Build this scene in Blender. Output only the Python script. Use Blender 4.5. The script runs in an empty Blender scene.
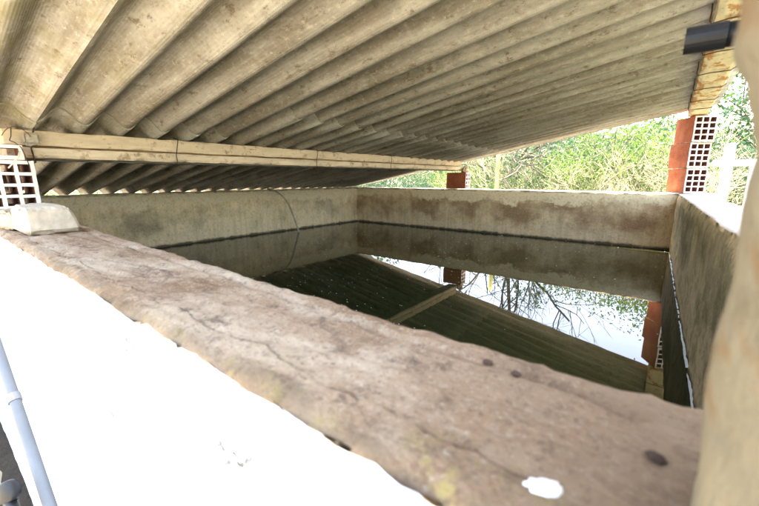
import bpy, bmesh, math, random
from mathutils import Vector, Matrix, noise
R = math.radians
PI = math.pi
random.seed(7)
sc = bpy.context.scene
col = sc.collection

# ------------------------------------------------------------------ camera
CAM = Vector((0, 0, 0.1463))
YAW, PITCH = 37.97, 11.505
cd = bpy.data.cameras.new('camera')
cam = bpy.data.objects.new('camera', cd)
col.objects.link(cam)
cam.location = CAM
cam.rotation_euler = (R(90 - PITCH), 0, R(YAW))
cd.sensor_width = 36.0
cd.lens = 366.0 / 759.0 * 36.0
cd.clip_start = 0.01
cd.clip_end = 2000
cd.dof.use_dof = True
cd.dof.focus_distance = 2.6
cd.dof.aperture_fstop = 7.0
sc.camera = cam

# ------------------------------------------------------------------ sky, sun, exposure
SUN_AZ, SUN_EL = 345.0, 75.0        # azimuth clockwise from +Y, degrees
w = bpy.data.worlds.new('World')
sc.world = w
w.use_nodes = True
wn = w.node_tree
bg = wn.nodes['Background']
sky = wn.nodes.new('ShaderNodeTexSky')
sky.sky_type = 'NISHITA'
sky.sun_disc = False
sky.sun_elevation = R(SUN_EL)
sky.sun_rotation = R(SUN_AZ)
sky.dust_density = 3.0
sky.air_density = 1.0
sky.ozone_density = 1.0
wn.links.new(sky.outputs['Color'], bg.inputs['Color'])
bg.inputs['Strength'].default_value = 0.12
sd = bpy.data.lights.new('sun', 'SUN')
sun = bpy.data.objects.new('sun', sd)
col.objects.link(sun)
sd.energy = 3.6
sd.angle = R(2)
sd.color = (1.0, 0.94, 0.85)
az = R(SUN_AZ)
sdir = Vector((math.sin(az) * math.cos(R(SUN_EL)), math.cos(az) * math.cos(R(SUN_EL)), math.sin(R(SUN_EL))))
sun.rotation_euler = sdir.to_track_quat('Z', 'Y').to_euler()
vs = sc.view_settings
vs.view_transform = 'Standard'
vs.look = 'None'
vs.gamma = 1.0
vs.use_curve_mapping = False
vs.exposure = 4.2
try:
    vs.use_white_balance = True
    vs.white_balance_temperature = 7700
    vs.white_balance_tint = 10
except Exception:
    pass
sc.render.engine = 'CYCLES'
sc.cycles.max_bounces = 10
sc.cycles.diffuse_bounces = 6

# ------------------------------------------------------------------ material helpers
class NT:
    def __init__(s, name, rough=0.9, spec=0.25):
        s.m = bpy.data.materials.new(name)
        s.m.use_nodes = True
        s.t = s.m.node_tree
        s.b = s.t.nodes['Principled BSDF']
        s.b.inputs['Roughness'].default_value = rough
        s.b.inputs['Specular IOR Level'].default_value = spec
        s.tc = s.t.nodes.new('ShaderNodeTexCoord')
        s.geo = s.t.nodes.new('ShaderNodeNewGeometry')
        s.pos = s.geo.outputs['Position']
    def n(s, typ, **kw):
        nd = s.t.nodes.new(typ)
        for k, v in kw.items():
            setattr(nd, k, v)
        return nd
    def l(s, a, b):
        s.t.links.new(a, b)
    def setin(s, sock, v):
        if hasattr(v, 'is_linked'):
            s.l(v, sock)
        else:
            sock.default_value = v
    def mapping(s, vec, scale=(1, 1, 1), rot=(0, 0, 0), loc=(0, 0, 0)):
        m = s.n('ShaderNodeMapping')
        m.inputs['Scale'].default_value = scale
        m.inputs['Rotation'].default_value = rot
        m.inputs['Location'].default_value = loc
        s.l(vec, m.inputs['Vector'])
        return m.outputs[0]
    def noise(s, scale=5, detail=6, rough=0.6, vec=None, dist=0.0):
        nd = s.n('ShaderNodeTexNoise')
        nd.inputs['Scale'].default_value = scale
        nd.inputs['Detail'].default_value = detail
        nd.inputs['Roughness'].default_value = rough
        nd.inputs['Distortion'].default_value = dist
        s.l(vec if vec is not None else s.pos, nd.inputs['Vector'])
        return nd.outputs['Fac']
    def vor(s, scale=5, feature='F1', vec=None, rnd=1.0):
        nd = s.n('ShaderNodeTexVoronoi', feature=feature)
        nd.inputs['Scale'].default_value = scale
        nd.inputs['Randomness'].default_value = rnd
        s.l(vec if vec is not None else s.pos, nd.inputs['Vector'])
        return nd.outputs['Distance']
    def wave(s, scale, vec, direction='X'):
        nd = s.n('ShaderNodeTexWave', bands_direction=direction)
        nd.inputs['Scale'].default_value = scale
        s.l(vec, nd.inputs['Vector'])
        return nd.outputs['Fac']
    def rng(s, v, a, b, c=0.0, d=1.0):
        nd = s.n('ShaderNodeMapRange')
        s.l(v, nd.inputs[0])
        nd.inputs[1].default_value = a
        nd.inputs[2].default_value = b
        nd.inputs[3].default_value = c
        nd.inputs[4].default_value = d
        return nd.outputs[0]
    def math(s, op, a, b=0.0):
        nd = s.n('ShaderNodeMath', operation=op)
        s.setin(nd.inputs[0], a)
        s.setin(nd.inputs[1], b)
        return nd.outputs[0]
    def mix(s, f, a, b, mode='MIX'):
        nd = s.n('ShaderNodeMix', data_type='RGBA', blend_type=mode)
        s.setin(nd.inputs[0], f)
        for sock, v in ((nd.inputs[6], a), (nd.inputs[7], b)):
            if hasattr(v, 'is_linked'):
                s.l(v, sock)
            else:
                sock.default_value = (*v, 1)
        return nd.outputs[2]
    def xyz(s, vec=None):
        nd = s.n('ShaderNodeSeparateXYZ')
        s.l(vec if vec is not None else s.pos, nd.inputs[0])
        return nd.outputs
    def col(s, c):
        if hasattr(c, 'is_linked'):
            s.l(c, s.b.inputs['Base Color'])
        else:
            s.b.inputs['Base Color'].default_value = (*c, 1)
    def bump(s, h, strength=0.5, dist=0.01):
        nd = s.n('ShaderNodeBump')
        nd.inputs['Strength'].default_value = strength
        nd.inputs['Distance'].default_value = dist
        s.l(h, nd.inputs['Height'])
        s.l(nd.outputs[0], s.b.inputs['Normal'])

def plain(name, c, rough=0.8, var=0.25, scale=20, spec=0.25, metal=0.0):
    m = NT(name, rough, spec)
    f = m.noise(scale, 5)
    m.col(m.mix(m.rng(f, 0.3, 0.7), tuple(x * (1 - var) for x in c), tuple(min(1, x * (1 + var)) for x in c)))
    m.b.inputs['Metallic'].default_value = metal
    m.bump(f, 0.25, 0.004)
    return m.m

def tank_wall_mat(name, top, mid, low, stain, zt=-0.10, stain_lo=0.5, water=-0.562, moss=0.0):
    """damp old render: pale strip along the top, brown water stains under it, a dark wet line at the water"""
    m = NT(name, 0.92, 0.2)
    big = m.noise(2.3, 8, 0.62)
    fine = m.noise(38, 6, 0.7)
    mid_n = m.noise(9, 8, 0.65, dist=0.4)
    streak = m.noise(6, 6, 0.6, m.mapping(m.pos, (3.2, 3.2, 0.35)))
    band = m.noise(3.0, 5, 0.6, m.mapping(m.pos, (0.5, 0.5, 7)))
    z = m.xyz()[2]
    zz = m.math('ADD', z, m.rng(mid_n, 0.25, 0.75, -0.07, 0.07))
    zz = m.math('ADD', zz, m.rng(big, 0.3, 0.7, -0.07, 0.07))
    base = m.mix(m.rng(band, 0.35, 0.65), low, mid)
    base = m.mix(m.rng(streak, 0.45, 0.72, 0, 0.55), base, tuple(x * 0.5 for x in mid))
    st = m.math('MULTIPLY', m.rng(zz, zt + 0.03, zt - 0.03), m.rng(zz, zt - 0.36, zt - 0.20))
    st = m.math('MULTIPLY', st, m.rng(big, stain_lo - 0.16, stain_lo + 0.06))
    base = m.mix(m.math('MULTIPLY', st, 0.85), base, stain)
    base = m.mix(m.rng(zz, zt - 0.015, zt + 0.025), base, top)
    # thin grubby line on the very top edge
    base = m.mix(m.math('MULTIPLY', m.rng(z, -0.03, -0.012), m.rng(mid_n, 0.4, 0.6)), base, (0.12, 0.09, 0.06))
    grit = m.noise(85, 6, 0.75)
    base = m.mix(m.rng(fine, 0.52, 0.64, 0, 0.35), base, (0.15, 0.11, 0.065))
    base = m.mix(m.rng(grit, 0.54, 0.66, 0, 0.35), base, (0.16, 0.115, 0.07))
    base = m.mix(m.rng(grit, 0.44, 0.32, 0, 0.65), base, (0.76, 0.62, 0.42))
    if moss:
        base = m.mix(m.math('MULTIPLY', m.rng(mid_n, 0.5, 0.62), moss), base, (0.14, 0.13, 0.03))
    wl = m.math('ADD', z, m.rng(mid_n, 0.3, 0.7, -0.012, 0.012))
    base = m.mix(m.rng(wl, water + 0.012, water - 0.012, 0, 0.9), base, (0.035, 0.03, 0.02))
    m.col(base)
    h = m.math('ADD', m.math('MULTIPLY', fine, 0.5), mid_n)
    m.bump(h, 0.8, 0.012)
    return m.m

MAT = {}
MAT['wall_back'] = tank_wall_mat('wall_back', (0.78, 0.63, 0.41), (0.74, 0.53, 0.30), (0.72, 0.56, 0.36), (0.26, 0.14, 0.065), -0.13, 0.53)
MAT['wall_left'] = tank_wall_mat('wall_left', (0.62, 0.51, 0.34), (0.76, 0.57, 0.33), (0.70, 0.55, 0.35), (0.27, 0.21, 0.13), -0.13, 0.60)
MAT['wall_right'] = tank_wall_mat('wall_right', (0.72, 0.55, 0.32), (0.68, 0.51, 0.30), (0.64, 0.49, 0.29), (0.20, 0.15, 0.08), -0.06, 0.5, moss=0.5)

def coping_mat():
    m = NT('coping', 0.95, 0.15)
    x, y, z = m.xyz()
    big = m.noise(5, 10, 0.68, dist=0.3)
    blot = m.noise(13, 9, 0.7, m.mapping(m.pos, (0.8, 1.2, 1), loc=(4, 2, 0)), 0.5)
    med = m.noise(42, 8, 0.75)
    grit = m.noise(210, 4, 0.75)
    pale = m.noise(4, 8, 0.66, m.mapping(m.pos, (1, 1.6, 1), (0, 0, R(20)), (9, 3, 0)), 0.6)
    c = m.mix(m.rng(big, 0.38, 0.62), (0.25, 0.152, 0.088), (0.41, 0.295, 0.20))
    c = m.mix(m.rng(pale, 0.50, 0.60, 0, 0.75), c, (0.47, 0.37, 0.265))
    c = m.mix(m.rng(blot, 0.54, 0.63, 0, 0.8), c, (0.13, 0.085, 0.06))
    c = m.mix(m.rng(blot, 0.42, 0.34, 0, 0.6), c, (0.40, 0.31, 0.22))
    c = m.mix(m.rng(med, 0.54, 0.64, 0, 0.65), c, (0.11, 0.075, 0.055))
    c = m.mix(m.rng(med, 0.44, 0.36, 0, 0.45), c, (0.44, 0.345, 0.25))
    c = m.mix(m.rng(grit, 0.55, 0.66, 0, 0.6), c, (0.08, 0.06, 0.05))
    c = m.mix(m.rng(grit, 0.44, 0.34, 0, 0.55), c, (0.52, 0.44, 0.34))
    # damp brown end beside the post
    damp = m.math('ADD', x, m.rng(big, 0.3, 0.7, -0.12, 0.12))
    c = m.mix(m.rng(damp, -0.16, 0.02, 0, 0.65), c, (0.165, 0.108, 0.065))
    # dirty outer arris with lichen
    oy = m.math('ADD', y, m.rng(blot, 0.3, 0.7, -0.016, 0.016))
    c = m.mix(m.rng(oy, 0.156, 0.140, 0, 0.65), c, (0.14, 0.10, 0.065))
    lich = m.math('MULTIPLY', m.rng(m.noise(60, 6, 0.75), 0.50, 0.58), m.rng(y, 0.185, 0.155))
    lich = m.math('MULTIPLY', m.math('MULTIPLY', lich, m.rng(m.noise(8, 3), 0.44, 0.56)), m.rng(x, -0.5, -0.15, 0.25, 1.0))
    c = m.mix(m.math('MULTIPLY', lich, 0.7), c, (0.33, 0.27, 0.10))
    # an old render joint along the painted side, broken up
    xl = m.mapping(m.pos, (1, 0, 0))
    jy = m.math('ADD', m.rng(m.noise(9, 6, 0.65, xl), 0.2, 0.8, -0.016, 0.016), 0.170)
    jd = m.math('ABSOLUTE', m.math('SUBTRACT', y, jy))
    jd = m.math('ADD', jd, m.rng(med, 0.3, 0.7, -0.001, 0.001))
    joint = m.math('MULTIPLY', m.rng(jd, 0.0018, 0.0006), m.rng(m.noise(17, 4), 0.44, 0.52))
    c = m.mix(m.math('MULTIPLY', joint, 0.35), c, (0.06, 0.042, 0.032))
    m.col(c)
    h = m.math('ADD', m.math('MULTIPLY', blot, 0.6), m.math('ADD', med, m.math('MULTIPLY', grit, 0.45)))
    h = m.math('SUBTRACT', h, m.math('MULTIPLY', joint, 0.4))
    m.bump(h, 0.9, 0.006)
    return m.m
MAT['coping'] = coping_mat()

def white_wall_mat():
    m = NT('white_paint', 0.75, 0.3)
    x, y, z = m.xyz()
    n1 = m.noise(28, 7, 0.7)
    n2 = m.noise(5, 5, 0.6)
    n3 = m.noise(110, 5, 0.7)
    n4 = m.noise(240, 3, 0.6)
    c = m.mix(m.rng(n2, 0.3, 0.7), (0.60, 0.62, 0.64), (0.72, 0.73, 0.74))
    spots = m.rng(m.vor(19), 0.10, 0.05)
    spots = m.math('MULTIPLY', spots, m.rng(n2, 0.56, 0.62))
    c = m.mix(m.math('MULTIPLY', spots, 0.8), c, (0.16, 0.15, 0.15))
    for (px_, pz_, pr_) in ((-0.287, -0.083, 0.007), (-0.262, -0.084, 0.005), (-0.255, -0.088, 0.004), (-0.49, -0.045, 0.008), (-0.47, -0.052, 0.004), (-0.75, -0.16, 0.008), (-0.275, -0.098, 0.006), (-0.24, -0.075, 0.005), (-0.30, -0.07, 0.004), (-0.50, -0.06, 0.006), (-0.62, -0.20, 0.007), (-0.40, -0.17, 0.005)):
        dx = m.math('MULTIPLY', m.math('SUBTRACT', x, px_), 0.45)
        dz = m.math('SUBTRACT', z, pz_)
        d2 = m.math('SQRT', m.math('ADD', m.math('MULTIPLY', dx, dx), m.math('MULTIPLY', dz, dz)))
        d2 = m.math('ADD', d2, m.rng(n4, 0.3, 0.7, -0.011, 0.011))
        c = m.mix(m.rng(d2, pr_ + 0.001, pr_ - 0.003, 0, 0.85), c, (0.03, 0.031, 0.036))
    edge = m.math('ADD', z, m.rng(n1, 0.25, 0.75, -0.012, 0.012))
    edge = m.math('ADD', edge, m.rng(n3, 0.25, 0.75, -0.005, 0.005))
    c = m.mix(m.rng(edge, -0.012, -0.007), c, (0.28, 0.21, 0.15))
    m.col(c)
    m.bump(n1, 0.4, 0.004)
    return m.m
MAT['white_paint'] = white_wall_mat()

def roof_mat():
    m = NT('fibre_cement', 0.95, 0.15)
    P = m.tc.outputs['Object']
    long = m.noise(3.2, 8, 0.62, m.mapping(P, (0.35, 5.0, 1.0)), 0.3)
    blotch = m.noise(3.0, 8, 0.66, P, 0.6)
    fine = m.noise(60, 6, 0.75, m.mapping(P, (0.6, 1, 1)))
    speck = m.noise(22, 9, 0.8, m.mapping(P, (0.6, 1.2, 1)))
    c = m.mix(m.rng(long, 0.38, 0.62), (0.25, 0.23, 0.195), (0.46, 0.45, 0.42))
    c = m.mix(m.rng(blotch, 0.50, 0.68, 0, 0.45), c, (0.31, 0.26, 0.20))
    c = m.mix(m.rng(blotch, 0.44, 0.28, 0, 0.7), c, (0.56, 0.54, 0.49))
    lic = m.noise(14, 9, 0.78, m.mapping(P, (0.6, 1, 1), loc=(5, 1, 0)))
    c = m.mix(m.rng(lic, 0.56, 0.66, 0, 0.35), c, (0.66, 0.64, 0.58))
    c = m.mix(m.rng(speck, 0.55, 0.63, 0, 0.75), c, (0.13, 0.095, 0.06))
    c = m.mix(m.rng(fine, 0.54, 0.68, 0, 0.45), c, (0.17, 0.13, 0.085))
    c = m.mix(m.rng(fine, 0.45, 0.34, 0, 0.5), c, (0.64, 0.61, 0.54))
    # green algae on the sheets by the white wall
    pos = m.xyz()
    alg = m.math('MULTIPLY', m.rng(pos[1], 0.9, 0.25), m.rng(m.noise(6, 5), 0.45, 0.62))
    c = m.mix(m.math('MULTIPLY', alg, 0.6), c, (0.22, 0.20, 0.09))
    m.col(c)
    # the woven print of the felt the sheets were pressed on
    wx = m.wave(38, P, 'X')
    wy = m.wave(38, P, 'Y')
    weave = m.math('MULTIPLY', wx, wy)
    h = m.math('ADD', m.math('MULTIPLY', weave, 0.5), m.math('ADD', m.math('MULTIPLY', fine, 0.6), speck))
    m.bump(h, 0.5, 0.004)
    return m.m
MAT['sheet'] = roof_mat()
MAT['sheet_edge'] = plain('sheet_edge', (0.36, 0.33, 0.27), 0.95, 0.35, 40)

def joist_mat(name, base, dark, rust, amt):
    m = NT(name, 0.9, 0.2)
    n = m.noise(5, 8, 0.62, m.mapping(m.pos, (4, 0.7, 4)), 0.4)
    f = m.noise(60, 6, 0.7)
    k = m.noise(16, 8, 0.7)
    c = m.mix(m.rng(n, 0.35, 0.65), tuple(x * 0.78 for x in base), base)
    c = m.mix(m.rng(k, 0.55, 0.65, 0, 0.8), c, dark)
    r = m.noise(4.5, 6, 0.65, m.mapping(m.pos, (2.5, 0.8, 3.0), loc=(3, 1, 2)), 0.8)
    c = m.mix(m.math('MULTIPLY', m.rng(r, 0.60 - amt, 0.66 - amt), 0.9), c, rust)
    c = m.mix(m.rng(f, 0.6, 0.75, 0, 0.4), c, (0.12, 0.08, 0.05))
    m.col(c)
    m.bump(m.math('ADD', f, k), 0.5, 0.006)
    return m.m
MAT['joist'] = joist_mat('joist', (0.78, 0.62, 0.44), (0.30, 0.20, 0.12), (0.34, 0.17, 0.08), -0.02)
MAT['joist_edge'] = joist_mat('joist_edge', (0.74, 0.66, 0.48), (0.34, 0.24, 0.12), (0.44, 0.20, 0.06), 0.085)
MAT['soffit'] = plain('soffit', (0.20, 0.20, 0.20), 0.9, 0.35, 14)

def brick_mat():
    m = NT('red_clay', 0.85, 0.25)
    n = m.noise(9, 8, 0.65)
    f = m.noise(70, 6, 0.7)
    c = m.mix(m.rng(n, 0.32, 0.68), (0.27, 0.065, 0.03), (0.43, 0.14, 0.065))
    c = m.mix(m.rng(f, 0.56, 0.75, 0, 0.6), c, (0.52, 0.30, 0.19))
    k = m.noise(5, 6, 0.6, dist=0.5)
    c = m.mix(m.rng(k, 0.58, 0.72, 0, 0.6), c, (0.14, 0.07, 0.05))
    m.col(c)
    rib = m.wave(26, m.tc.outputs['Object'], 'Z')
    m.bump(m.math('ADD', m.math('MULTIPLY', rib, 0.5), f), 0.4, 0.004)
    return m.m
MAT['clay'] = brick_mat()
def clay_end():
    m = NT('pale_clay_end', 0.9, 0.2)
    n = m.noise(20, 6, 0.65)
    c = m.mix(m.rng(n, 0.42, 0.66), (0.72, 0.66, 0.61), (0.52, 0.34, 0.26))
    m.col(c)
    m.bump(m.noise(80, 5), 0.4, 0.003)
    return m.m
MAT['clay_end'] = clay_end()
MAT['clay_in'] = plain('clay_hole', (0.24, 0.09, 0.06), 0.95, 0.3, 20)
MAT['mortar'] = plain('mortar', (0.42, 0.36, 0.29), 0.95, 0.35, 40)
MAT['mortar_pale'] = plain('mortar_pale', (0.40, 0.335, 0.26), 0.95, 0.2, 30)
MAT['rubble'] = plain('rubble', (0.36, 0.28, 0.19), 0.95, 0.3, 35)

def water_mat():
    m = NT('water', 0.015, 0.5)
    m.b.inputs['IOR'].default_value = 1.33
    n = m.noise(2.0, 4)
    m.col(m.mix(n, (0.016, 0.018, 0.006), (0.026, 0.029, 0.010)))
    m.bump(m.noise(5.0, 2, 0.4), 0.02, 0.01)
    return m.m
MAT['water'] = water_mat()
MAT['post'] = joist_mat('plaster_post', (0.21, 0.18, 0.12), (0.085, 0.065, 0.038), (0.17, 0.11, 0.055), 0.06)
MAT['wire'] = plain('rusty_wire', (0.10, 0.06, 0.04), 0.8, 0.4, 60)
MAT['black'] = plain('black_plastic', (0.008, 0.009, 0.011), 0.45, 0.3, 30, 0.35)
MAT['pvc'] = plain('grey_pvc', (0.14, 0.155, 0.17), 0.7, 0.12, 8, 0.5)
MAT['cream_pvc'] = plain('cream_pvc', (0.34, 0.31, 0.26), 0.5, 0.1, 8, 0.5)
MAT['rod'] = joist_mat('rusty_white_rod', (0.42, 0.38, 0.33), (0.40, 0.2, 0.08), (0.42, 0.18, 0.05), 0.06)
MAT['steel'] = plain('galvanised', (0.25, 0.26, 0.27), 0.4, 0.15, 30, 0.5, 0.7)
MAT['hose'] = plain('hose', (0.34, 0.29, 0.21), 0.7, 0.3, 30)
MAT['rail'] = plain('white_rail', (0.80, 0.80, 0.79), 0.6, 0.04, 12)
MAT['pole'] = plain('yellow_pole', (0.62, 0.54, 0.16), 0.7, 0.15, 12)
MAT['splash'] = plain('lime_splash', (0.80, 0.80, 0.80), 0.8, 0.04, 60)
MAT['glint_and_flecks'] = plain('glint_and_flecks', (0.70, 0.74, 0.80), 0.5, 0.1, 60)  # shared by the painted waterline glint and the floating flecks
MAT['stone'] = plain('stone', (0.06, 0.035, 0.025), 0.9, 0.4, 80)

def ground_mat():
    m = NT('soil', 0.95, 0.1)
    n = m.noise(0.6, 8, 0.65)
    f = m.noise(9, 8, 0.7)
    c = m.mix(m.rng(n, 0.4, 0.62), (0.33, 0.295, 0.25), (0.25, 0.23, 0.18))
    c = m.mix(m.rng(f, 0.45, 0.7, 0, 0.6), c, (0.32, 0.28, 0.24))
    m.col(c)
    m.bump(f, 0.8, 0.05)
    return m.m
MAT['ground'] = ground_mat()

def leaf_mat(name, a, b):
    m = NT(name, 0.6, 0.3)
    oi = m.n('ShaderNodeObjectInfo')
    f = m.noise(7, 4, 0.7)
    c = m.mix(m.rng(f, 0.3, 0.7), a, b)
    m.col(c)
    # light through the blade
    tr = m.n('ShaderNodeBsdfTranslucent')
    m.l(c, tr.inputs['Color'])
    mx = m.n('ShaderNodeMixShader')
    mx.inputs[0].default_value = 0.4
    m.l(m.b.outputs[0], mx.inputs[1])
    m.l(tr.outputs[0], mx.inputs[2])
    out = m.t.nodes['Material Output']
    m.l(mx.outputs[0], out.inputs['Surface'])
    return m.m
MAT['leaf_yellow'] = leaf_mat('leaf_yellow', (0.045, 0.115, 0.02), (0.14, 0.20, 0.045))
MAT['leaf_green'] = leaf_mat('leaf_green', (0.025, 0.075, 0.015), (0.07, 0.14, 0.03))
MAT['leaf_dark'] = leaf_mat('leaf_dark', (0.02, 0.06, 0.03), (0.05, 0.11, 0.06))
MAT['twig_pale'] = plain('twig_pale', (0.44, 0.39, 0.28), 0.9, 0.3, 6)
MAT['twig_yellow'] = plain('twig_yellow', (0.32, 0.30, 0.16), 0.9, 0.3, 6)
MAT['bark'] = plain('bark', (0.11, 0.095, 0.075), 0.95, 0.35, 9)

# ------------------------------------------------------------------ object helpers
def link(name, me, mats, parent=None, loc=None):
    o = bpy.data.objects.new(name, me)
    for m in (mats if isinstance(mats, (list, tuple)) else [mats]):
        if me.materials.find(m.name) < 0:
            me.materials.append(m)
    col.objects.link(o)
    if parent is not None:
        o.parent = parent
    if loc is not None:
        o.location = loc
    return o

def mesh(name, v, f, mi=None, smooth=False):
    me = bpy.data.meshes.new(name)
    me.from_pydata([tuple(p) for p in v], [], f)
    if mi is not None:
        me.polygons.foreach_set('material_index', mi)
    if smooth:
        me.polygons.foreach_set('use_smooth', [True] * len(me.polygons))
    me.update()
    return me

def tag(o, label=None, cat=None, group=None, kind=None):
    if label: o['label'] = label
    if cat: o['category'] = cat
    if group: o['group'] = group
    if kind: o['kind'] = kind
    return o

def empty(name, loc=(0, 0, 0)):
    o = bpy.data.objects.new(name, None)
    o.empty_display_size = 0.1
    col.objects.link(o)
    o.location = loc
    return o

def fbm(p, o=4):
    return noise.fractal(p, 1.0, 2.0, o, noise_basis='PERLIN_ORIGINAL')

def tube_geo(pts, rad, sides=8, v=None, f=None, cap=True):
    v = [] if v is None else v
    f = [] if f is None else f
    pts = [Vector(p) for p in pts]
    if not isinstance(rad, (list, tuple)):
        rad = [rad] * len(pts)
    up = None
    base0 = len(v)
    for i, p in enumerate(pts):
        d = (pts[min(i + 1, len(pts) - 1)] - pts[max(i - 1, 0)])
        if d.length < 1e-9:
            d = Vector((0, 0, 1))
        d.normalize()
        if up is None:
            up = d.orthogonal().normalized()
        else:
            up = (up - d * up.dot(d))
            up = up.normalized() if up.length > 1e-6 else d.orthogonal().normalized()
        sd_ = d.cross(up)
        for k in range(sides):
            a = 2 * PI * k / sides
            v.append(p + (up * math.cos(a) + sd_ * math.sin(a)) * rad[i])
        if i:
            b0 = base0 + (i - 1) * sides
            b1 = base0 + i * sides
            for k in range(sides):
                k2 = (k + 1) % sides
                f.append((b0 + k, b0 + k2, b1 + k2, b1 + k))
    if cap:
        f.append(tuple(base0 + k for k in reversed(range(sides))))
        e = base0 + (len(pts) - 1) * sides
        f.append(tuple(e + k for k in range(sides)))
    return v, f

def tube(name, pts, r, mat, parent=None, sides=10, smooth=True):
    v, f = tube_geo(pts, r, sides)
    return link(name, mesh(name, v, f, smooth=smooth), mat, parent)

def bez(a, b, c, n=10):
    a, b, c = Vector(a), Vector(b), Vector(c)
    return [a * (1 - t) ** 2 + b * 2 * t * (1 - t) + c * t * t for t in [i / n for i in range(n + 1)]]

def rough_box(name, lo, hi, n, amp, mat, parent=None, freq=12.0, rnd=0.004, warp=None, seed=0.0, loc=None, rz=0.0):
    """a box with gridded faces whose surface is knocked about and whose arrises are worn"""
    lo, hi = Vector(lo), Vector(hi)
    idx = {}
    V, F = [], []
    def vid(i, j, k):
        key = (i, j, k)
        if key not in idx:
            p = Vector((lo.x + (hi.x - lo.x) * i / n[0], lo.y + (hi.y - lo.y) * j / n[1], lo.z + (hi.z - lo.z) * k / n[2]))
            nb = 0
            c = (lo + hi) / 2
            d = Vector((0, 0, 0))
            for ax, (q, m_) in enumerate(((i, n[0]), (j, n[1]), (k, n[2]))):
                if q in (0, m_):
                    nb += 1
                    d[ax] = -1 if q == 0 else 1
            if nb >= 2:
                h = 1 + 1.5 * max(0, fbm((p + Vector((seed, 3, 1))) * freq * 1.7, 3))
                p -= d * rnd * h
            q = (p + Vector((seed, seed * 0.7, -seed))) * freq
            p += d.normalized() * amp * fbm(q, 4)
            if warp:
                p = warp(p)
            idx[key] = len(V)
            V.append(p)
        return idx[key]
    for (a, b, c) in ((0, 1, 2), (1, 2, 0), (2, 0, 1)):
        for s in (0, 1):
            for i in range(n[a]):
                for j in range(n[b]):
                    q = []
                    for (di, dj) in ((0, 0), (1, 0), (1, 1), (0, 1)):
                        t = [0, 0, 0]
                        t[a] = i + di; t[b] = j + dj; t[c] = n[c] * s
                        q.append(vid(*t))
                    F.append(tuple(q) if s else tuple(reversed(q)))
    o = link(name, mesh(name, V, F), mat, parent, loc)
    o.rotation_euler.z = rz
    return o

# ------------------------------------------------------------------ ground
me = mesh('ground', [(-300, -300, -1.4), (300, -300, -1.4), (300, 300, -1.4), (-300, 300, -1.4)], [(0, 1, 2, 3)])
tag(link('ground', me, MAT['ground']), kind='structure')

g_ = NT('bounce_cut_grass', 0.95, 0.1)  # unseen dark grass, added behind and right to cut bounce onto the roof
g_.col(g_.mix(g_.rng(g_.noise(4, 8, 0.7), 0.4, 0.6), (0.04, 0.05, 0.02), (0.12, 0.11, 0.06)))
g_.bump(g_.noise(20, 6), 0.9, 0.05)
me = mesh('bounce_cut_grass', [(-60, 5.1, -1.394), (0.5, 5.1, -1.394), (0.5, -40, -1.394), (60, -40, -1.394), (60, 90, -1.394), (-60, 90, -1.394)], [(0, 1, 2, 3, 4, 5)])
tag(link('bounce_cut_grass', me, g_.m), kind='structure')
m_ = NT('dark_soil', 0.95, 0.1)
m_.col(m_.mix(m_.noise(12, 6), (0.018, 0.014, 0.011), (0.05, 0.04, 0.03)))
m_.bump(m_.noise(25, 6), 0.8, 0.03)
me = mesh('soil_bed', [(-6, -0.7, -1.39), (-0.9, -0.7, -1.39), (-0.9, 0.2, -1.39), (-6, 0.2, -1.39)], [(0, 1, 2, 3)])
tag(link('soil_bed', me, m_.m), kind='structure')

# ------------------------------------------------------------------ the tank
WZ = -0.585
XL, YB = -4.255, 4.81
XR = lambda y: 0.073 + 0.0228 * (YB - y)        # inner face of the right wall, slightly out of square
def yin(x):
    return min(0.38, 0.297 - 0.028 * min(x, 0.2)) + 0.007 * fbm(Vector((x * 6, 1.3, 0)), 4) + 0.004 * fbm(Vector((x * 45, 2.3, 0)), 4)
def yout(x):
    return 0.137 - 0.004 * x + 0.003 * fbm(Vector((x * 9, 7.3, 0)), 4)

def samples(a, b, fine, growth, maxstep):
    out = [a]
    s = fine
    d = 1 if b > a else -1
    while (b - out[-1]) * d > 0:
        out.append(out[-1] + s * d)
        s = min(s * growth, maxstep)
    out[-1] = b
    return out

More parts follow.
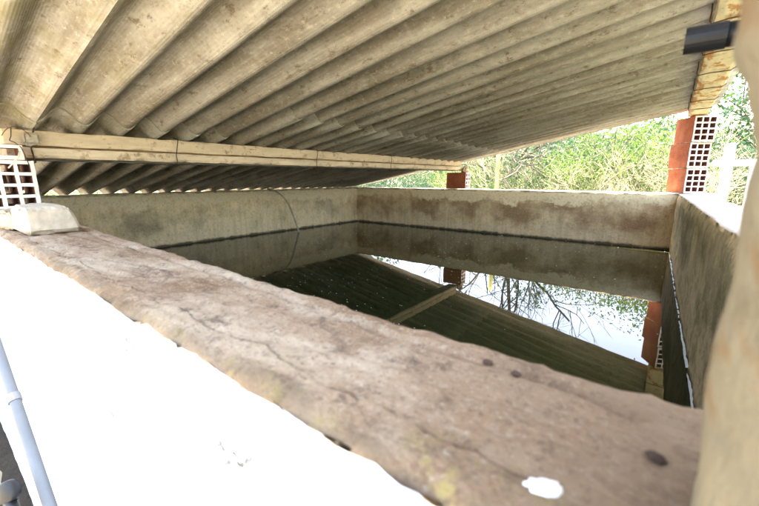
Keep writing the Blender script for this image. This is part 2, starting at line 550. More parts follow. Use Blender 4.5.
def front_wall():
    xs = [0.37 - 0.02 * i for i in range(10)] + samples(0.17, -4.47, 0.0065, 1.012, 0.05)
    V, F, MI = [], [], []
    NT_ = 64
    zi = [-1.4, -0.9, -0.7, -0.6, -0.5, -0.4, -0.3, -0.2, -0.12, -0.07, -0.04, -0.022]
    zo = [-0.01, -0.016, -0.025, -0.04, -0.06, -0.09, -0.13, -0.18, -0.25, -0.35, -0.5, -0.8, -1.4]
    prof = [('i', z) for z in zi] + [('t', k / (NT_ - 1)) for k in range(NT_)] + [('o', z) for z in zo]
    P = len(prof)
    for x in xs:
        yi, yo = yin(x), yout(x)
        for kind, q in prof:
            if kind == 'i':
                p = Vector((x, yi, q))
                p.y += 0.006 * fbm(p * 14, 4)
            elif kind == 'o':
                p = Vector((x, yo, q))
                p.y += 0.0025 * fbm(p * 12, 4)
                if q > -0.03:
                    p.y += 0.003 * fbm(Vector((x * 40, q * 60, 2)), 3)
            else:
                y = yi + (yo - yi) * q
                p = Vector((x, y, 0))
                h = 0.0035 * fbm(Vector((x * 5, y * 8, 3)), 3) + 0.0030 * fbm(Vector((x * 40, y * 50, 9)), 5)
                # trowelled inner lip with a wandering groove beside it
                g = yi - 0.034 + 0.012 * fbm(Vector((x * 9, 4.1, 0)), 4)
                h -= 0.006 * math.exp(-((y - g) / 0.0045) ** 2) * (0.45 + 0.9 * max(0, 0.3 + fbm(Vector((x * 16, 0, 8)), 3)))
                if y > g:
                    h += 0.0012
                # rounded arrises
                e = min(q, 1 - q) * (yi - yo)
                if e < 0.016:
                    h -= 0.016 * (1 - e / 0.016) ** 2 * (0.35 + 0.5 * max(0, 0.4 + fbm(Vector((x * 30, q * 2, 6)), 4)))
                # pits
                n_ = noise.noise(Vector((x * 22, y * 22, 5.5)))
                if n_ > 0.52:
                    h -= (n_ - 0.52) * 0.035
                p.z = h
            V.append(p)
    for i in range(len(xs) - 1):
        for k in range(P - 1):
            a = i * P + k
            F.append((a, a + P, a + P + 1, a + 1))
            kk = prof[k][0], prof[k + 1][0]
            MI.append(1 if kk == ('o', 'o') else (0 if 't' in kk else 2))
    n = len(xs) - 1
    F.append(tuple(range(P))); MI.append(0)
    F.append(tuple(n * P + k for k in reversed(range(P)))); MI.append(0)
    o = link('front_wall', mesh('front_wall', V, F, MI, True), [MAT['coping'], MAT['white_paint'], MAT['wall_left']])
    return tag(o, 'low front tank wall with brown cement coping and white painted outer face', 'wall')
front_wall()

def side_wall(name, a0, a1, step, pos, thick, mats, label, top=0.0, seed=0.0):
    """pos(s, w, z) places the point s along the wall, w behind its inner face"""
    ns = int((a1 - a0) / step)
    ss = [a0 + (a1 - a0) * i / ns for i in range(ns + 1)]
    zi = [-1.4, -0.8] + [-0.62 + 0.03 * k for k in range(20)] + [-0.025]
    prof = [('i', z) for z in zi] + [('t', k / 9) for k in range(10)] + [('o', z) for z in (-0.02, -0.1, -0.4, -1.4)]
    P = len(prof)
    V, F, MI = [], [], []
    for s in ss:
        for kind, q in prof:
            sp = Vector((s * 5, seed, q * 5 if kind != 't' else 0))
            if kind == 'i':
                wv = 0.008 * fbm(sp * 1.3, 4) + 0.003 * fbm(sp * 7, 3)
                if q > -0.03:
                    wv += 0.006 + 0.008 * max(0, fbm(Vector((s * 14, seed, 1)), 3))
                p = pos(s, wv, q + top)
            elif kind == 'o':
                p = pos(s, thick + 0.004 * fbm(sp, 3), q + top)
            else:
                w_ = 0.010 + (thick - 0.014) * q
                h = 0.007 * fbm(Vector((s * 4, w_ * 10, seed + 2)), 5)
                if q in (0.0, 1.0):
                    h -= 0.006
                p = pos(s, w_ + (0.006 * fbm(Vector((s * 12, 3, seed)), 3) if q == 0 else 0), top + h)
            V.append(p)
    for i in range(ns):
        for k in range(P - 1):
            a = i * P + k
            F.append((a, a + P, a + P + 1, a + 1))
            MI.append(1 if (prof[k][0] != 'i' and prof[k + 1][0] != 'i') else 0)
    F.append(tuple(range(P))); MI.append(0)
    F.append(tuple(ns * P + k for k in reversed(range(P)))); MI.append(0)
    me = mesh(name, V, F, MI, True)
    bm = bmesh.new(); bm.from_mesh(me); bmesh.ops.recalc_face_normals(bm, faces=bm.faces); bm.to_mesh(me); bm.free()
    return tag(link(name, me, mats), label, 'wall')
MAT['wall_top'] = plain('wall_top', (0.50, 0.46, 0.40), 0.95, 0.25, 14)
MAT['wall_top_white'] = plain('wall_top_white', (0.50, 0.48, 0.46), 0.9, 0.12, 9)
side_wall('back_wall', -4.47, 0.37, 0.03, lambda s, w_, z: Vector((s, YB + w_, z)), 0.21, [MAT['wall_back'], MAT['wall_top']],
          'far tank wall of stained render with a brown damp patch under its rim', 0.0, 1.0)
side_wall('left_wall', 0.34, YB + 0.03, 0.03, lambda s, w_, z: Vector((XL - w_, s, z)), 0.21, [MAT['wall_left'], MAT['wall_top']],
          'grey speckled tank wall under the low eave of the roof', -0.003, 5.0)
side_wall('right_wall', 0.27, YB + 0.03, 0.025, lambda s, w_, z: Vector((XR(s) + w_, s, z)), 0.22, [MAT['wall_right'], MAT['wall_top_white']],
          'mossy brown tank wall with a whitened top beside the rough post', -0.003, 9.0)

# water, cut to the tank
me = mesh('water', [(XL - 0.03, 0.25, WZ), (XR(0.25) + 0.03, 0.25, WZ), (XR(YB) + 0.03, YB + 0.03, WZ), (XL - 0.03, YB + 0.03, WZ)], [(0, 1, 2, 3)])
tag(link('water', me, MAT['water']), kind='structure')

# bright sky glint at the right wall's waterline, painted as a pale ribbon
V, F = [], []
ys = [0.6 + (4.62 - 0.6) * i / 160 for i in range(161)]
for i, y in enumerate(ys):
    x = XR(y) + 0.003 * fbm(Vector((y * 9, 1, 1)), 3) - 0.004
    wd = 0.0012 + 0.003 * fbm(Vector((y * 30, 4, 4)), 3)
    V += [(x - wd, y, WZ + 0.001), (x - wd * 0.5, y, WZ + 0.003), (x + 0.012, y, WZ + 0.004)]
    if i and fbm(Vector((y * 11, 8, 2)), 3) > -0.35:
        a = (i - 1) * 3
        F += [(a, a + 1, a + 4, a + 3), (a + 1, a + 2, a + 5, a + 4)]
tag(link('waterline_glint', mesh('waterline_glint', V, F, smooth=True), MAT['glint_and_flecks']), 'thin pale ribbon painting the water glint along the foot of the mossy wall', 'glint_and_flecks', kind='stuff')

# flecks floating on the water
V, F = [], []
rf = random.Random(3)
clumps = [(rf.uniform(XL + 0.2, -0.1), rf.uniform(0.6, 4.7), rf.uniform(0.15, 0.6)) for k in range(22)]
for i in range(480):
    cx_, cy_, cr_ = clumps[rf.randrange(22)]
    x = max(XL + 0.03, min(0.04, rf.gauss(cx_, cr_))); y = max(0.45, min(4.77, rf.gauss(cy_, cr_)))
    s = rf.uniform(0.002, 0.006) * (1.6 if rf.random() < 0.1 else 1)
    a = rf.uniform(0, PI)
    b = len(V)
    for k in range(5):
        t = a + k * 2 * PI / 5
        V.append((x + s * math.cos(t), y + s * 0.6 * math.sin(t), WZ + 0.0015))
    V.append((x, y, WZ + 0.003))
    for k in range(5):
        F.append((b + k, b + (k + 1) % 5, b + 5))
tag(link('floating_flecks', mesh('floating_flecks', V, F), MAT['glint_and_flecks']), 'tiny pale flecks floating on the dark water', 'debris', kind='stuff')

# ------------------------------------------------------------------ corrugated roof
PITCHW, AMP, TH = 0.177, 0.034, 0.0065
SL = 0.179
def zr(x):
    return 0.820 + SL * x
roof = tag(empty('corrugated_roof', (0, 0, 0)), 'sloping roof of grey-brown corrugated fibre cement sheets over the tank', 'roof')
def sheet(x0, x1, y0, nw, zoff, seed):
    NS = 14
    nx = 14
    ny = int(nw * NS)
    V, F, MI = [], [], []
    rows = []
    for s in (0, 1):
        g = []
        for i in range(nx + 1):
            x = x0 + (x1 - x0) * i / nx
            for j in range(ny + 1):
                y = y0 + j * PITCHW / NS
                wob = 0.004 * fbm(Vector((x * 1.1, y * 1.3, 2.0)), 2)
                z = zr(x) + AMP * math.cos(2 * PI * (y - 1.38) / PITCHW) + zoff + wob + s * TH
                xe = x + (0.004 * fbm(Vector((y * 10, seed, 4)), 3) if i in (0, nx) else 0)
                g.append(len(V)); V.append((xe, y, z))
        rows.append(g)
    W_ = ny + 1
    for s in (0, 1):
        g = rows[s]
        for i in range(nx):
            for j in range(ny):
                q = (g[i * W_ + j], g[(i + 1) * W_ + j], g[(i + 1) * W_ + j + 1], g[i * W_ + j + 1])
                F.append(q if s else tuple(reversed(q))); MI.append(0)
    b, t = rows
    def strip(ids):
        for a, c in zip(ids[:-1], ids[1:]):
            F.append((b[a], b[c], t[c], t[a])); MI.append(1)
    strip([j for j in range(W_)]); strip([nx * W_ + j for j in range(W_)])
    strip([i * W_ for i in range(nx + 1)]); strip([i * W_ + ny for i in range(nx + 1)])
    me = mesh('sheet', V, F, MI)
    me.polygons.foreach_set('use_smooth', [m == 0 for m in MI])
    return link('sheet', me, [MAT['sheet'], MAT['sheet_edge']], roof)
wide = 6 * PITCHW
cols = [(1.38 - wide - 2 * PITCHW, 2.5, -2.24), (1.38 - wide, 6.5, -2.24), (1.38, 6.5, -1.735), (1.38 + wide, 6.5, -1.725), (1.38 + 2 * wide, 6.5, -1.74), (1.38 + 3 * wide, 2.45, -1.735)]
for i, (y0, nw, lap) in enumerate(cols):
    zo = 0.0068 * (i % 2)
    sheet(-4.60 + 0.012 * ((i * 7) % 3), lap, y0, nw, zo, i * 3.1)
    sheet(lap - 0.2, 0.27, y0, nw, zo + 0.0072, i * 3.1 + 1.7)

# ------------------------------------------------------------------ joists
def joist(name, x0, x1, y0, y1, z0, z1, label, mat, step=True, dz=0.0):
    r = tag(empty(name, ((x0 + x1) / 2, y0, z0)), label, 'beam')
    lo = lambda a: (a[0] - (x0 + x1) / 2, a[1] - y0, a[2] - z0)
    wp = lambda p: Vector((p.x, p.y, p.z + dz * (1 - p.y / (y1 - y0))))
    zm = z0 + (z1 - z0) * 0.45
    if step:
        rough_box('web', lo((x0 + 0.012, y0, zm + 0.002)), lo((x1 - 0.010, y1, z1)), (3, 140, 4), 0.004, mat, r, 9, 0.004, wp, 2.0)
        rough_box('flange', lo((x0, y0 + 0.004, z0 + 0.006)), lo((x1, y1 - 0.006, zm)), (4, 140, 3), 0.003, mat, r, 9, 0.005, wp, 6.0)
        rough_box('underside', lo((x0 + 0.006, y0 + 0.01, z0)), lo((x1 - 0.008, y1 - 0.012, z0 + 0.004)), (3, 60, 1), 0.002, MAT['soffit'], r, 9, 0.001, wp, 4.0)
    else:
        rough_box('web', lo((x0, y0, z0)), lo((x1, y1, z1)), (6, 160, 3), 0.004, mat, r, 9, 0.004, wp, 2.0)
    return r
joist('concrete_joist', -2.475, -2.335, 0.30, 4.90, 0.250, 0.390, 'long cream concrete joist carried by a hollow brick at each end', MAT['joist'], True, -0.022)
joist('stained_joist', 0.055, 0.205, -0.02, 4.98, 0.748, 0.800, 'rust stained cream joist along the high edge of the roof', MAT['joist_edge'], False)

# ------------------------------------------------------------------ hollow bricks
def hollow_brick(L, W, Hh, nx, nz, wall=0.015, web=0.0135, both=True):
    """tube-cored clay block, cores along Y; front end at y=0; base at z=0; x from 0 to W"""
    def lines(n, tot):
        c = (tot - 2 * wall - (n - 1) * web) / n
        xs = [0.0]; x = wall
        solid = [True]
        xs.append(x)
        for i in range(n):
            x += c; xs.append(x); solid.append(False)
            x += web if i < n - 1 else wall
            xs.append(x); solid.append(True)
        return xs, solid
    xs, sx = lines(nx, W)
    zs, sz = lines(nz, Hh)
    V, F, MI = [], [], []
    nX, nZ = len(xs), len(zs)
    rr = random.Random(int(L * 1000 + nx))
    jit = {}
    for s in (0, 1):
        for i in range(nX):
            for k in range(nZ):
                if (i, k) not in jit:
                    jit[(i, k)] = (rr.uniform(-.0012, .0012), rr.uniform(-.0012, .0012))
                jx, jz = jit[(i, k)]
                V.append((xs[i] + jx, s * L + rr.uniform(-.002, .002), zs[k] + jz))
    I = lambda s, i, k: s * nX * nZ + i * nZ + k
    hole = lambda i, k: not sx[i] and not sz[k]
    for i in range(nX - 1):
        for k in range(nZ - 1):
            if hole(i, k):
                q = [(i, k), (i + 1, k), (i + 1, k + 1), (i, k + 1)]
                for a in range(4):
                    p, r_ = q[a], q[(a + 1) % 4]
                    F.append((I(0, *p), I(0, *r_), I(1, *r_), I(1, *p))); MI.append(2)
            else:
                F.append((I(0, i, k), I(0, i + 1, k), I(0, i + 1, k + 1), I(0, i, k + 1))); MI.append(1)
                F.append((I(1, i, k), I(1, i, k + 1), I(1, i + 1, k + 1), I(1, i + 1, k))); MI.append(1)
    for i in range(nX - 1):
        F.append((I(0, i, 0), I(1, i, 0), I(1, i + 1, 0), I(0, i + 1, 0))); MI.append(0)
        F.append((I(0, i, nZ - 1), I(0, i + 1, nZ - 1), I(1, i + 1, nZ - 1), I(1, i, nZ - 1))); MI.append(0)
    for k in range(nZ - 1):
        F.append((I(0, 0, k), I(0, 0, k + 1), I(1, 0, k + 1), I(1, 0, k))); MI.append(0)
        F.append((I(0, nX - 1, k), I(1, nX - 1, k), I(1, nX - 1, k + 1), I(0, nX - 1, k + 1))); MI.append(0)
    return mesh('hollow_brick', V, F, MI)
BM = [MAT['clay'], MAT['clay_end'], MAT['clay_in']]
MAT['whiter_clay_end'] = plain('whiter_clay_end', (0.74, 0.69, 0.64), 0.9, 0.14, 25)  # whiter end faces for the near joist brick and its broken piece
BL = [MAT['clay'], MAT['whiter_clay_end'], MAT['clay_in']]

# pier at the far right corner: three blocks, each a little twisted on the one below
pier = tag(empty('brick_pier', (0.113, 4.79, 0.004)), 'pier of three stacked red hollow bricks holding up the stained joist', 'pier')
for k, (rz, dx, dy) in enumerate(((31, 0, 0), (33, -0.004, 0.004), (29, 0.002, -0.006))):
    o = link('hollow_brick', hollow_brick(0.275 + 0.003 * k, 0.195, 0.238, 3, 4), BM, pier, (dx, dy, k * 0.2475))
    o.rotation_euler.z = R(rz)
    if k:
        c, s_ = math.cos(R(rz)), math.sin(R(rz))
        b = rough_box('mortar_joint', (-0.004, -0.003, -0.0095), (0.198, 0.276, 0.002), (14, 14, 1), 0.011, MAT['mortar'], pier, 30, 0.003, None, k * 2.0, (dx, dy, k * 0.2475), R(rz))

# brick under the far end of the long joist
fb = tag(empty('joist_bearing_brick', (-2.545, 4.83, 0.002)), 'single red hollow brick on the far wall under the joist end', 'brick')
o = link('hollow_brick', hollow_brick(0.295, 0.15, 0.222, 3, 4), BM, fb, (0.295, 0.0, 0.004))
o.rotation_euler.z = R(90)
rough_box('mortar_lump', (0.19, 0.02, 0.226), (0.285, 0.13, 0.31), (5, 5, 5), 0.02, MAT['rubble'], fb, 14, 0.012,
          lambda p: Vector((p.x + (0.03 * (p.z - 0.226) / 0.08 if p.x < 0.24 else -0.01), p.y, p.z)), 3.0)

# brick under the near end of the long joist, and the half brick leaning on it
nb = tag(empty('joist_support_brick', (-2.27, 0.145, 0.012)), 'pale hollow brick standing on the coping under the near joist end', 'brick')
o = link('hollow_brick', hollow_brick(0.23, 0.235, 0.212, 4, 4), BL, nb, (0, 0, 0))
o.rotation_euler.z = R(90)
rough_box('mortar_bed', (-0.22, 0.01, -0.022), (-0.004, 0.225, -0.001), (5, 5, 1), 0.003, MAT['mortar'], nb, 20, 0.004)
hb = link('broken_brick', hollow_brick(0.07, 0.20, 0.062, 2, 1), BL, None, (-2.255, 0.150, 0.2275))
hb.rotation_euler = (0, 0, R(92))
tag(hb, 'flat broken piece of hollow brick laid on the pale brick beside the joist', 'brick')

# loose pieces on the coping
def lump(name, lo, hi, label, cat, mat, seed, rz=0, amp=0.006, warp=None):
    c = ((lo[0] + hi[0]) / 2, (lo[1] + hi[1]) / 2, lo[2])
    l2 = [lo[i] - c[i] for i in range(3)]; h2 = [hi[i] - c[i] for i in range(3)]
    o = rough_box(name, l2, h2, (8, 10, 6), amp, mat, None, 20, 0.005, warp, seed, c, R(rz))
    return tag(o, label, cat)
lump('brick_fragment', (-1.40, 0.170, 0.002), (-1.27, 0.268, 0.076), 'cream block of broken brick lying on the brown coping', 'brick', MAT['mortar_pale'], 1.0, 3, 0.006,
     lambda p: Vector((p.x, p.y + (0.022 * (1 - p.z / 0.074) if p.y > 0.02 else 0), p.z)))
lump('mortar_fragment', (-1.60, 0.155, 0.002), (-1.44, 0.235, 0.055), 'small tan lump of mortar behind the cream block', 'mortar', MAT['rubble'], 4.0, 8, 0.010)

# ------------------------------------------------------------------ rough post by the camera's corner
def post():
    prof = [(-0.01, .1180), (0.0096, .1174), (0.0276, .1168), (0.0597, .1178), (0.0894, .1184), (0.1093, .1181), (0.1305, .1197), (0.1423, .1200),
            (0.154, .1186), (0.165, .121), (0.1741, .1236), (0.1893, .1288), (0.1962, .1278), (0.2034, .1284), (0.24, .124), (0.30, .120), (0.38, .123), (0.5, .118), (0.62, .121), (0.745, .119)]
    V, F = [], []
    N = 96
    zs = [-0.01 + 0.755 * i / 170 for i in range(171)]
    def rad(z):
        for (a, ra), (b, rb) in zip(prof[:-1], prof[1:]):
            if a <= z <= b:
                t = (z - a) / (b - a)
                t = t * t * (3 - 2 * t)
                return ra + (rb - ra) * t
        return prof[-1][1]
    for z in zs:
        for k in range(N):
            a = 2 * PI * k / N
            r = rad(z)
            p = Vector((math.cos(a), math.sin(a), z * 6))
            r += 0.0022 * fbm(p * 2.2, 4) + 0.0007 * fbm(p * 11, 3)
            V.append((r * math.cos(a), r * math.sin(a), z))
    for i in range(len(zs) - 1):
        for k in range(N):
            a = i * N + k; b = i * N + (k + 1) % N
            F.append((a, b, b + N, a + N))
    F.append(tuple(reversed(range(N)))); F.append(tuple((len(zs) - 1) * N + k for k in range(N)))
    o = link('plastered_post', mesh('plastered_post', V, F, smooth=True), MAT['post'], None, (0.14, 0.17, 0))
    tag(o, 'rough yellowish plastered post standing on the end of the front wall', 'post')
post()

# black pipe that comes over the right wall
bp = tag(empty('black_pipe', (0.50, 0.60, -1.4)), 'black plastic pipe bent over the right wall behind the rough post', 'pipe')
pts = [(0, 0, 0), (0, 0, 1.58)] + bez((0, 0, 1.60), (0, 0, 1.70), (-0.09, 0, 1.702), 8) + [(-0.3, 0, 1.7035), (-0.502, 0, 1.706)]
tube('pipe', pts, [0.0132] * len(pts), MAT['black'], bp, 20)
v, f = tube_geo([(-0.507, 0, 1.706), (-0.47, 0, 1.7057)], 0.0146, 20)
link('end_collar', mesh('end_collar', v, f, smooth=False), MAT['black'], bp)

# ------------------------------------------------------------------ tie wires
def wire(name, pts, label, group=None, r=0.0022, cat='wire'):
    return tag(tube(name, pts, r, MAT['wire'], None, 5), label, cat, group)
G = 'wires tying the sheets to the long joist'
xf = -2.331
for i, (y, lab) in enumerate(((0.395, 'bent rusty wire round the joist next to the pale brick'), (1.03, 'rusty tie wire with a loose curled end over the middle of the joist'),
                              (2.14, 'rusty tie wire with a twisted pale end under the joist'), (3.18, 'short rusty tie wire on the joist near the single red brick'))):
    pts = [(-2.40, y + 0.02, 0.385), (xf + 0.004, y + 0.015, 0.375), (xf + 0.006, y + 0.005, 0.33), (xf + 0.007, y - 0.006, 0.28), (xf + 0.004, y, 0.240 - 0.02 * (i == 0)), (-2.36, y - 0.01, 0.232 - 0.02 * (i == 0))]
    if i in (1, 2):
        pts += [(-2.33, y - 0.06, 0.222), (-2.30, y - 0.10, 0.228), (-2.31, y - 0.13, 0.215)]
    wire('tie_wire', pts, lab, G, 0.0036 if i == 0 else 0.0028)
wire('loose_wire', [(-2.33, 0.335, 0.37), (-2.322, 0.328, 0.33), (-2.30, 0.318, 0.31), (-2.27, 0.330, 0.300), (-2.26, 0.345, 0.28), (-2.255, 0.352, 0.25), (-2.25, 0.36, 0.20)], 'loose looped wire hanging from the joist in front of the pale brick', None, 0.002)
wire('curled_wire', bez((-2.325, 0.30, 0.33), (-2.28, 0.33, 0.40), (-2.25, 0.375, 0.34), 10) + [(-2.27, 0.385, 0.33)], 'thin curled wire sticking out beside the pale brick', None, 0.0016)
wire('straw_stalk', [(-2.24, 0.29, 0.19), (-2.235, 0.31, 0.215), (-2.23, 0.325, 0.235), (-2.235, 0.335, 0.262)], 'dry stalk caught on the front of the pale brick', None, 0.003, 'stalk').data.materials[0] = MAT['joist_edge']
tag(rough_box('mortar_dab', (-0.016, -0.03, -0.025), (0.016, 0.03, 0.03), (6, 6, 6), 0.012, MAT['mortar_pale'], None, 20, 0.008, None, 1.0, (-2.325, 0.395, 0.322)), 'round dab of pale mortar on the joist beside the bent wire', 'mortar')
for i, y in enumerate((1.62, 2.05, 2.52, 2.98, 3.46, 3.95, 4.40)):
    zt = zr(0.05) - 0.02
    wire('roof_hook', [(0.045, y + 0.02, zt + 0.01), (0.046, y + 0.01, zt - 0.02), (0.044, y, zt - 0.055), (0.05, y - 0.012, zt - 0.072), (0.10, y - 0.02, 0.742), (0.19, y - 0.02, 0.742), (0.212, y - 0.02, 0.76)],
         'wire hook holding the sheet edge to the stained joist', 'roof hooks along the stained joist', 0.003, 'hook')

# hose hanging into the water from the left wall
pts = bez((-4.30, 3.04, 0.012), (-4.04, 3.12, -0.02), (-4.06, 3.24, -0.30), 12)[:-1] + bez((-4.06, 3.24, -0.30), (-4.02, 3.29, -0.50), (-3.985, 3.33, -0.72), 8)
tag(tube('thin_hose', pts, 0.012, MAT['hose'], None, 8), 'thin grey hose hanging over the left wall into the water', 'hose')

# ------------------------------------------------------------------ marks and stones on the coping
def blob(name, x, y, z, rx, ry, th, label, cat, mat, seed, ang=0):
    V, F = [], []
    N = 64
    V.append((0, 0, th))
    for r_, h in ((0.6, th), (1.0, 0.0), (1.0, -0.006)):
        for k in range(N):
            a = 2 * PI * k / N
            q = r_ * (1 + 0.28 * fbm(Vector((math.cos(a) * 2.2, math.sin(a) * 2.2, seed)), 4))
            V.append((q * rx * math.cos(a), q * ry * math.sin(a), h))
    for k in range(N):
        k2 = (k + 1) % N
        F.append((0, 1 + k, 1 + k2))
        for b in (1, 1 + N):
            F.append((b + k, b + N + k, b + N + k2, b + k2))
    o = link(name, mesh(name, V, F, smooth=True), mat, None, (x, y, z))
    o.rotation_euler.z = ang
    return tag(o, label, cat)
blob('lime_splash', -0.030, 0.168, 0.0005, 0.0080, 0.0048, 0.0012, 'small round splash of white lime on the brown coping', 'splash', MAT['splash'], 1.0, 0.5)
def pebble(x, y, s, label, seed):
    bm = bmesh.new()
    bmesh.ops.create_icosphere(bm, subdivisions=3, radius=1.0)
    for v in bm.verts:
        n_ = 1 + 0.3 * fbm(v.co * 1.4 + Vector((seed, 0, 0)), 3)
        v.co = Vector((v.co.x * s * n_ * 1.2, v.co.y * s * n_, v.co.z * s * n_ * 0.6))
    me = bpy.data.meshes.new('pebble'); bm.to_mesh(me); bm.free()
    me.polygons.foreach_set('use_smooth', [True] * len(me.polygons))
    tag(link('pebble', me, MAT['stone'], None, (x, y, 0.002)), label, 'stone')
pebble(-0.098, 0.266, 0.0034, 'dark round pebble near the inner edge of the coping', 1)
pebble(-0.074, 0.262, 0.0030, 'small dark grit beside the round pebble on the coping', 4)
pebble(0.012, 0.222, 0.0038, 'rusty dark stone lodged in the coping near the rough post', 7)

# ------------------------------------------------------------------ plumbing below the painted wall
dp = tag(empty('drain_pipe', (-2.1, 0.105, -0.01)), 'blue-grey plastic drain pipe sloping down along the white wall', 'pipe')
dvec = Vector((0.349, 0, -0.236)).normalized()
P0 = Vector((-1.72, 0.112, -0.43))
pts = [P0 - dvec * 0.7, P0, P0 + dvec * 0.6, P0 + dvec * 1.7]
def rel(ps, o):
    return [Vector(p) - Vector(o.location) for p in ps]
tube('pipe', rel(pts, dp), 0.0145, MAT['pvc'], dp, 24)
q = P0 + dvec * 0.18
v, f = tube_geo(rel([q, q + dvec * 0.028], dp), 0.0175, 24)
cl = link('clamp', mesh('clamp', v, f), MAT['steel'], dp)
tag(tube('white_rod', [(-1.41, 0.045, -0.46), (-1.52, 0.035, -0.62), (-1.62, 0.02, -0.80), (-1.9, -0.02, -1.4)], 0.012, MAT['rod'], None, 10), 'rust spotted white rod leaning on the drain pipe', 'rod')
va = tag(empty('valve', (-1.30, 0.045, -1.4)), 'black valve with a round handle beside the drain pipe', 'valve')
tube('stem', [(0, 0, 0), (0, 0, 0.70)], 0.016, MAT['black'], va, 12)
def disc(c, ax, r, t):
    c = Vector(c); ax = Vector(ax).normalized()
    return [c - ax * t, c - ax * t * 0.7, c + ax * t * 0.7, c + ax * t], [r * 0.8, r, r, r * 0.8]
p_, r_ = disc((0.0, 0, 0.72), (0.5, -0.8, 0.35), 0.030, 0.012)
v, f = tube_geo(p_, r_, 18)
link('handle', mesh('handle', v, f, smooth=True), MAT['black'], va)
tube('spout', [(0.0, 0, 0.70), (0.05, 0.0, 0.685), (0.085, 0.0, 0.68)], [0.016, 0.014, 0.015], MAT['black'], va, 12)
tag(tube('cream_pipe', [(-1.48, -0.01, -1.4), (-1.47, 0.0, -0.8), (-1.45, 0.02, -0.70)], 0.028, MAT['cream_pvc'], None, 16), 'upright cream pipe stub below the black valve', 'pipe')

# ------------------------------------------------------------------ white rail and pole beyond the tank
wr = tag(empty('white_railing', (0.48, 5.7, -1.4)), 'white painted railing beyond the far corner of the tank', 'railing')
for x, lean in ((0.0, -0.03), (0.225, -0.02)):
    rough_box('post', (x - 0.046, -0.03, 0), (x + 0.046, 0.03, 1.93 if x == 0 else 1.72), (2, 2, 10), 0.002, MAT['rail'], wr, 5, 0.006)
rough_box('rail', (-0.13, -0.045, 1.675), (0.60, -0.032, 1.755), (8, 1, 2), 0.001, MAT['rail'], wr, 5, 0.004)
tag(tube('yellow_pole', [(-2.455, 6.6, -1.4), (-2.466, 6.6, 0.4), (-2.470, 6.6, 0.78)], [0.036, 0.035, 0.033], MAT['pole'], None, 12), 'straight slim yellow pole standing among the shrubs', 'pole')
tag(tube('overhead_cable', [(-9 + 22 * t, 9.0 - 0.6 * t * 4 / 4, 3.75 + 0.9 * (2 * t - 1) ** 2 - 1.0 * t) for t in [i / 30 for i in range(31)]], 0.012, MAT['black'], None, 5), 'thin overhead cable strung across behind the shrubs', 'cable')

# ------------------------------------------------------------------ trees and shrubs
def grow(rng, p, d, r, length, level, maxl, out, tips, spec):
    """adds one limb as a bent tube, then its own limbs"""
    n = 5 if level < 2 else 3
    pts, rad = [Vector(p)], [r]
    dd = Vector(d).normalized()
    for i in range(n):
        dd = (dd + Vector((rng.gauss(0, 1), rng.gauss(0, 1), rng.gauss(0, 1))) * spec['bend'] + Vector((0, 0, spec['up'] * (1 if level else 0.5)))).normalized()
        pts.append(pts[-1] + dd * length / n)
        rad.append(r * (1 - (1 - spec['taper']) * (i + 1) / n))
    tube_geo(pts, rad, 6 if level == 0 else (4 if level == 1 else 3), out[0], out[1], cap=False)
    if level >= maxl:
        tips.append((pts[-1], dd)); tips.append((pts[len(pts) // 2], dd))
        return
    if level >= maxl - 1:
        tips.append((pts[-1], dd))
    nb_ = spec['kids'][level]
    for k in range(nb_):
        t = rng.uniform(0.25, 1.0) if level else rng.uniform(spec['fork'], 1.0)
        i = min(int(t * n), n - 1)
        q = pts[i].lerp(pts[i + 1], t * n - i)
        ax = dd.orthogonal().normalized()
        ax.rotate(Matrix.Rotation(rng.uniform(0, 2 * PI), 3, dd))
        ang = R(rng.uniform(*spec['angle']))
        nd = dd * math.cos(ang) + ax * math.sin(ang)
        rr = rad[i] * rng.uniform(0.5, 0.72)
        grow(rng, q, nd, max(rr, spec['rmin']), length * rng.uniform(*spec['short']), level + 1, maxl, out, tips, spec)

def leaves(rng, tips, n, spread, size, V, F):
    for i in range(n):
        c, d = tips[rng.randrange(len(tips))]
        p = c + Vector((rng.gauss(0, 1), rng.gauss(0, 1), rng.gauss(0, 0.8))) * spread
        a = Vector((rng.gauss(0, 1), rng.gauss(0, 1), rng.gauss(0, 1))).normalized()
        b = a.orthogonal().normalized()
        b.rotate(Matrix.Rotation(rng.uniform(0, 6.28), 3, a))
        c2 = a.cross(b)
        s = size * rng.uniform(0.6, 1.4)
        k = len(V)
        V += [p - b * s, p + c2 * s * 0.42 + a * s * 0.12, p + b * s, p - c2 * s * 0.42 + a * s * 0.12]
        F += [(k, k + 1, k + 2), (k, k + 2, k + 3)]

def plant_meshes(seed, spec):
    rng = random.Random(seed)
    out, tips = ([], []), []
    for s in range(spec['stems']):
        a = rng.uniform(0, 2 * PI)
        off = Vector((math.cos(a), math.sin(a), 0)) * rng.uniform(0, spec['base'])
        d = Vector((math.cos(a) * spec['splay'], math.sin(a) * spec['splay'], 1))
        grow(rng, off, d, spec['r'] * rng.uniform(0.7, 1.1), spec['len'] * rng.uniform(0.8, 1.15), 0, spec['levels'], out, tips, spec)
    bm_ = mesh('branches', out[0], out[1], smooth=True)
    lm = None
    if spec['leaves']:
        V, F = [], []
        leaves(rng, tips, spec['leaves'], spec['spread'], spec['leaf'], V, F)
        lm = mesh('leaves', V, F)
    return bm_, lm

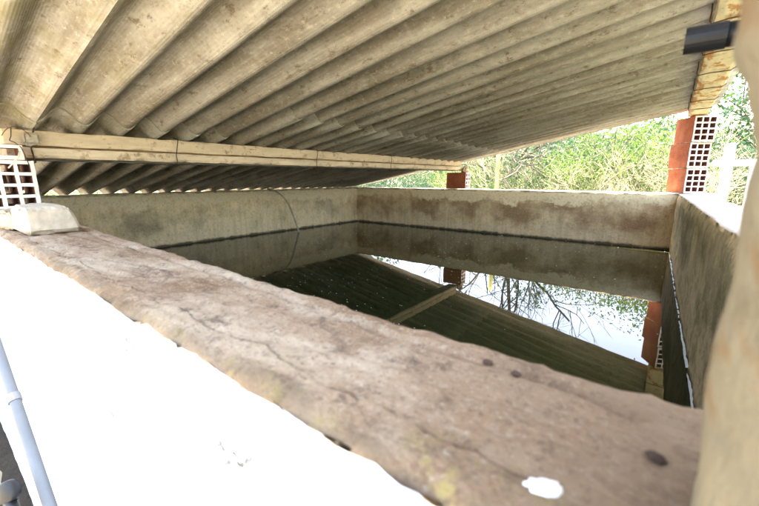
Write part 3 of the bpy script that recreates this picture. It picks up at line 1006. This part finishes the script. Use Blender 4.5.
SHRUB = dict(stems=7, base=0.35, splay=0.45, r=0.022, len=1.7, levels=3, bend=0.17, up=0.05, taper=0.45, kids=(7, 7, 5), fork=0.15, angle=(20, 60), short=(0.4, 0.7), rmin=0.0035, leaves=2600, spread=0.09, leaf=0.026)
variants = []
def variant(seed, twig, leafm, **kw):
    s = dict(SHRUB); s.update(kw)
    b, l_ = plant_meshes(seed, s)
    b.materials.append(MAT[twig])
    if l_: l_.materials.append(MAT[leafm])
    variants.append((b, l_))
variant(11, 'twig_pale', 'leaf_yellow', leaves=5000)
variant(12, 'twig_yellow', 'leaf_yellow', leaves=6500, stems=5)
variant(13, 'twig_pale', 'leaf_green', leaves=8000, leaf=0.034, stems=6)
variant(14, 'bark', 'leaf_dark', leaves=12000, leaf=0.042, stems=5, spread=0.16, len=1.9)
variant(15, 'twig_pale', 'leaf_yellow', leaves=1200, stems=8)
LAB = ['tangled shrub of pale twigs with sparse yellow-green leaves', 'yellow-green leafy shrub with yellowish stems', 'bright green leafy shrub with pale stems',
       'dense dark green shrub with large leaves', 'nearly bare shrub of pale straw coloured twigs']
def plant(name, vi, loc, rz, sc_, label, cat, group):
    r = empty(name, loc)
    r.rotation_euler.z = rz
    r.scale = (sc_, sc_, sc_)
    tag(r, label, cat, group)
    b, l_ = variants[vi]
    col_b = bpy.data.objects.new('branches', b); col.objects.link(col_b); col_b.parent = r
    if l_:
        o = bpy.data.objects.new('leaves', l_); col.objects.link(o); o.parent = r
    return r
spots = [(0, -0.5, 7.4, 1.0), (4, -1.4, 7.0, 0.9), (2, -0.9, 7.9, 1.05), (0, -2.3, 7.9, 1.05), (2, -1.9, 7.3, 0.9), (2, -2.9, 7.2, 0.85), (1, -3.8, 7.6, 0.95), (3, -1.2, 8.8, 1.1), (3, -2.7, 8.7, 1.1), (3, 0.4, 8.6, 1.1), (3, -4.2, 8.8, 1.05), (3, -5.2, 7.4, 0.8), (3, -6.6, 8.2, 0.95), (3, -7.6, 7.6, 0.8),
         (4, 0.5, 7.6, 1.05), (0, 1.3, 8.2, 1.1), (2, 0.1, 8.9, 1.1), (2, -1.6, 8.6, 1.0), (1, -4.6, 9.4, 1.05), (2, -6.0, 9.8, 1.1), (0, -3.2, 9.6, 1.2), (1, -0.9, 9.6, 1.25), (2, 2.2, 7.4, 1.0), (3, -9.0, 9.4, 1.1), (2, -6.6, 2.0, 0.9), (1, -6.2, 3.6, 0.9), (2, -6.8, 5.4, 0.95), (1, -6.3, 0.6, 0.85)]
rs = random.Random(5)
for vi, x, y, s in spots:
    lab, grp = LAB[vi], LAB[vi].split(' with')[0] + ' beyond the tank'
    if x < -6 and y < 6:
        lab, grp = lab.split(' with')[0] + ' glimpsed under the low eave', lab.split(' with')[0] + ' outside the left wall'
    elif x > 0.3 and y < 8.4:
        lab, grp = lab + ' behind the white railing', lab.split(' with')[0] + ' by the railing'
    plant('shrub', vi, (x, y, -1.4), rs.uniform(0, 6.28), s * 0.72, lab, 'shrub', grp)

# taller trees, mirrored in the water
TREE = dict(stems=1, base=0, splay=0.05, r=0.085, len=3.0, levels=4, bend=0.14, up=0.06, taper=0.5, kids=(7, 5, 4, 3), fork=0.4, angle=(25, 60), short=(0.45, 0.7), rmin=0.005, leaves=0, spread=0.1, leaf=0.04)
def tree(seed, loc, label, leafm=None, **kw):
    s = dict(TREE); s.update(kw)
    b, l_ = plant_meshes(seed, s)
    r = tag(empty('tree', loc), label, 'tree')
    link('trunk', b, MAT['bark'], r)
    if l_:
        link("crown", l_, MAT[leafm], r)
tree(31, (-3.2, 8.3, -1.4), 'leafless dark tree with long crooked limbs behind the shrubs', r=0.085, len=3.1, angle=(35, 75), kids=(8, 5, 4, 3), short=(0.5, 0.75), up=0.03)
tree(35, (-1.0, 9.4, -1.4), 'slender leafless tree with fine upright twigs behind the pale shrubs', r=0.05, len=3.0, up=0.05, kids=(7, 4, 3, 2))
tree(38, (-0.5, 8.0, -1.4), 'small tree with yellow-green leaf clusters behind the brick pier', 'leaf_yellow', r=0.05, len=2.1, leaves=7000, spread=0.14, leaf=0.03, levels=3, kids=(7, 6, 4))
tree(41, (2.2, 10.0, -1.4), 'green leafy tree beyond the white railing', 'leaf_green', r=0.08, len=2.3, leaves=9000, spread=0.18, leaf=0.04, levels=3, kids=(9, 7, 5))

# wood behind everything, one mass of leaves
V, F = [], []
rg = random.Random(9)
for i in range(42000):
    a = rg.uniform(-62, 32)
    d = rg.uniform(12.0, 15.5)
    h = 1.7 + 0.8 * fbm(Vector((a * 0.12, 2, 0)), 4)
    z = -1.4 + (h + 1.2) * rg.random() ** 0.8
    p = Vector((d * math.sin(R(a)), d * math.cos(R(a)), z))
    n_ = Vector((rg.gauss(0, 1), rg.gauss(0, 1), rg.gauss(0, 1))).normalized()
    b = n_.orthogonal().normalized(); c = n_.cross(b)
    s = rg.uniform(0.05, 0.11)
    k = len(V)
    V += [p - b * s, p + c * s * 0.5, p + b * s, p - c * s * 0.5]
    F.append((k, k + 1, k + 2, k + 3))
tag(link('thicket', mesh('thicket', V, F), MAT['leaf_dark']), 'green thicket closing off the view behind the shrubs', 'thicket', kind='stuff')
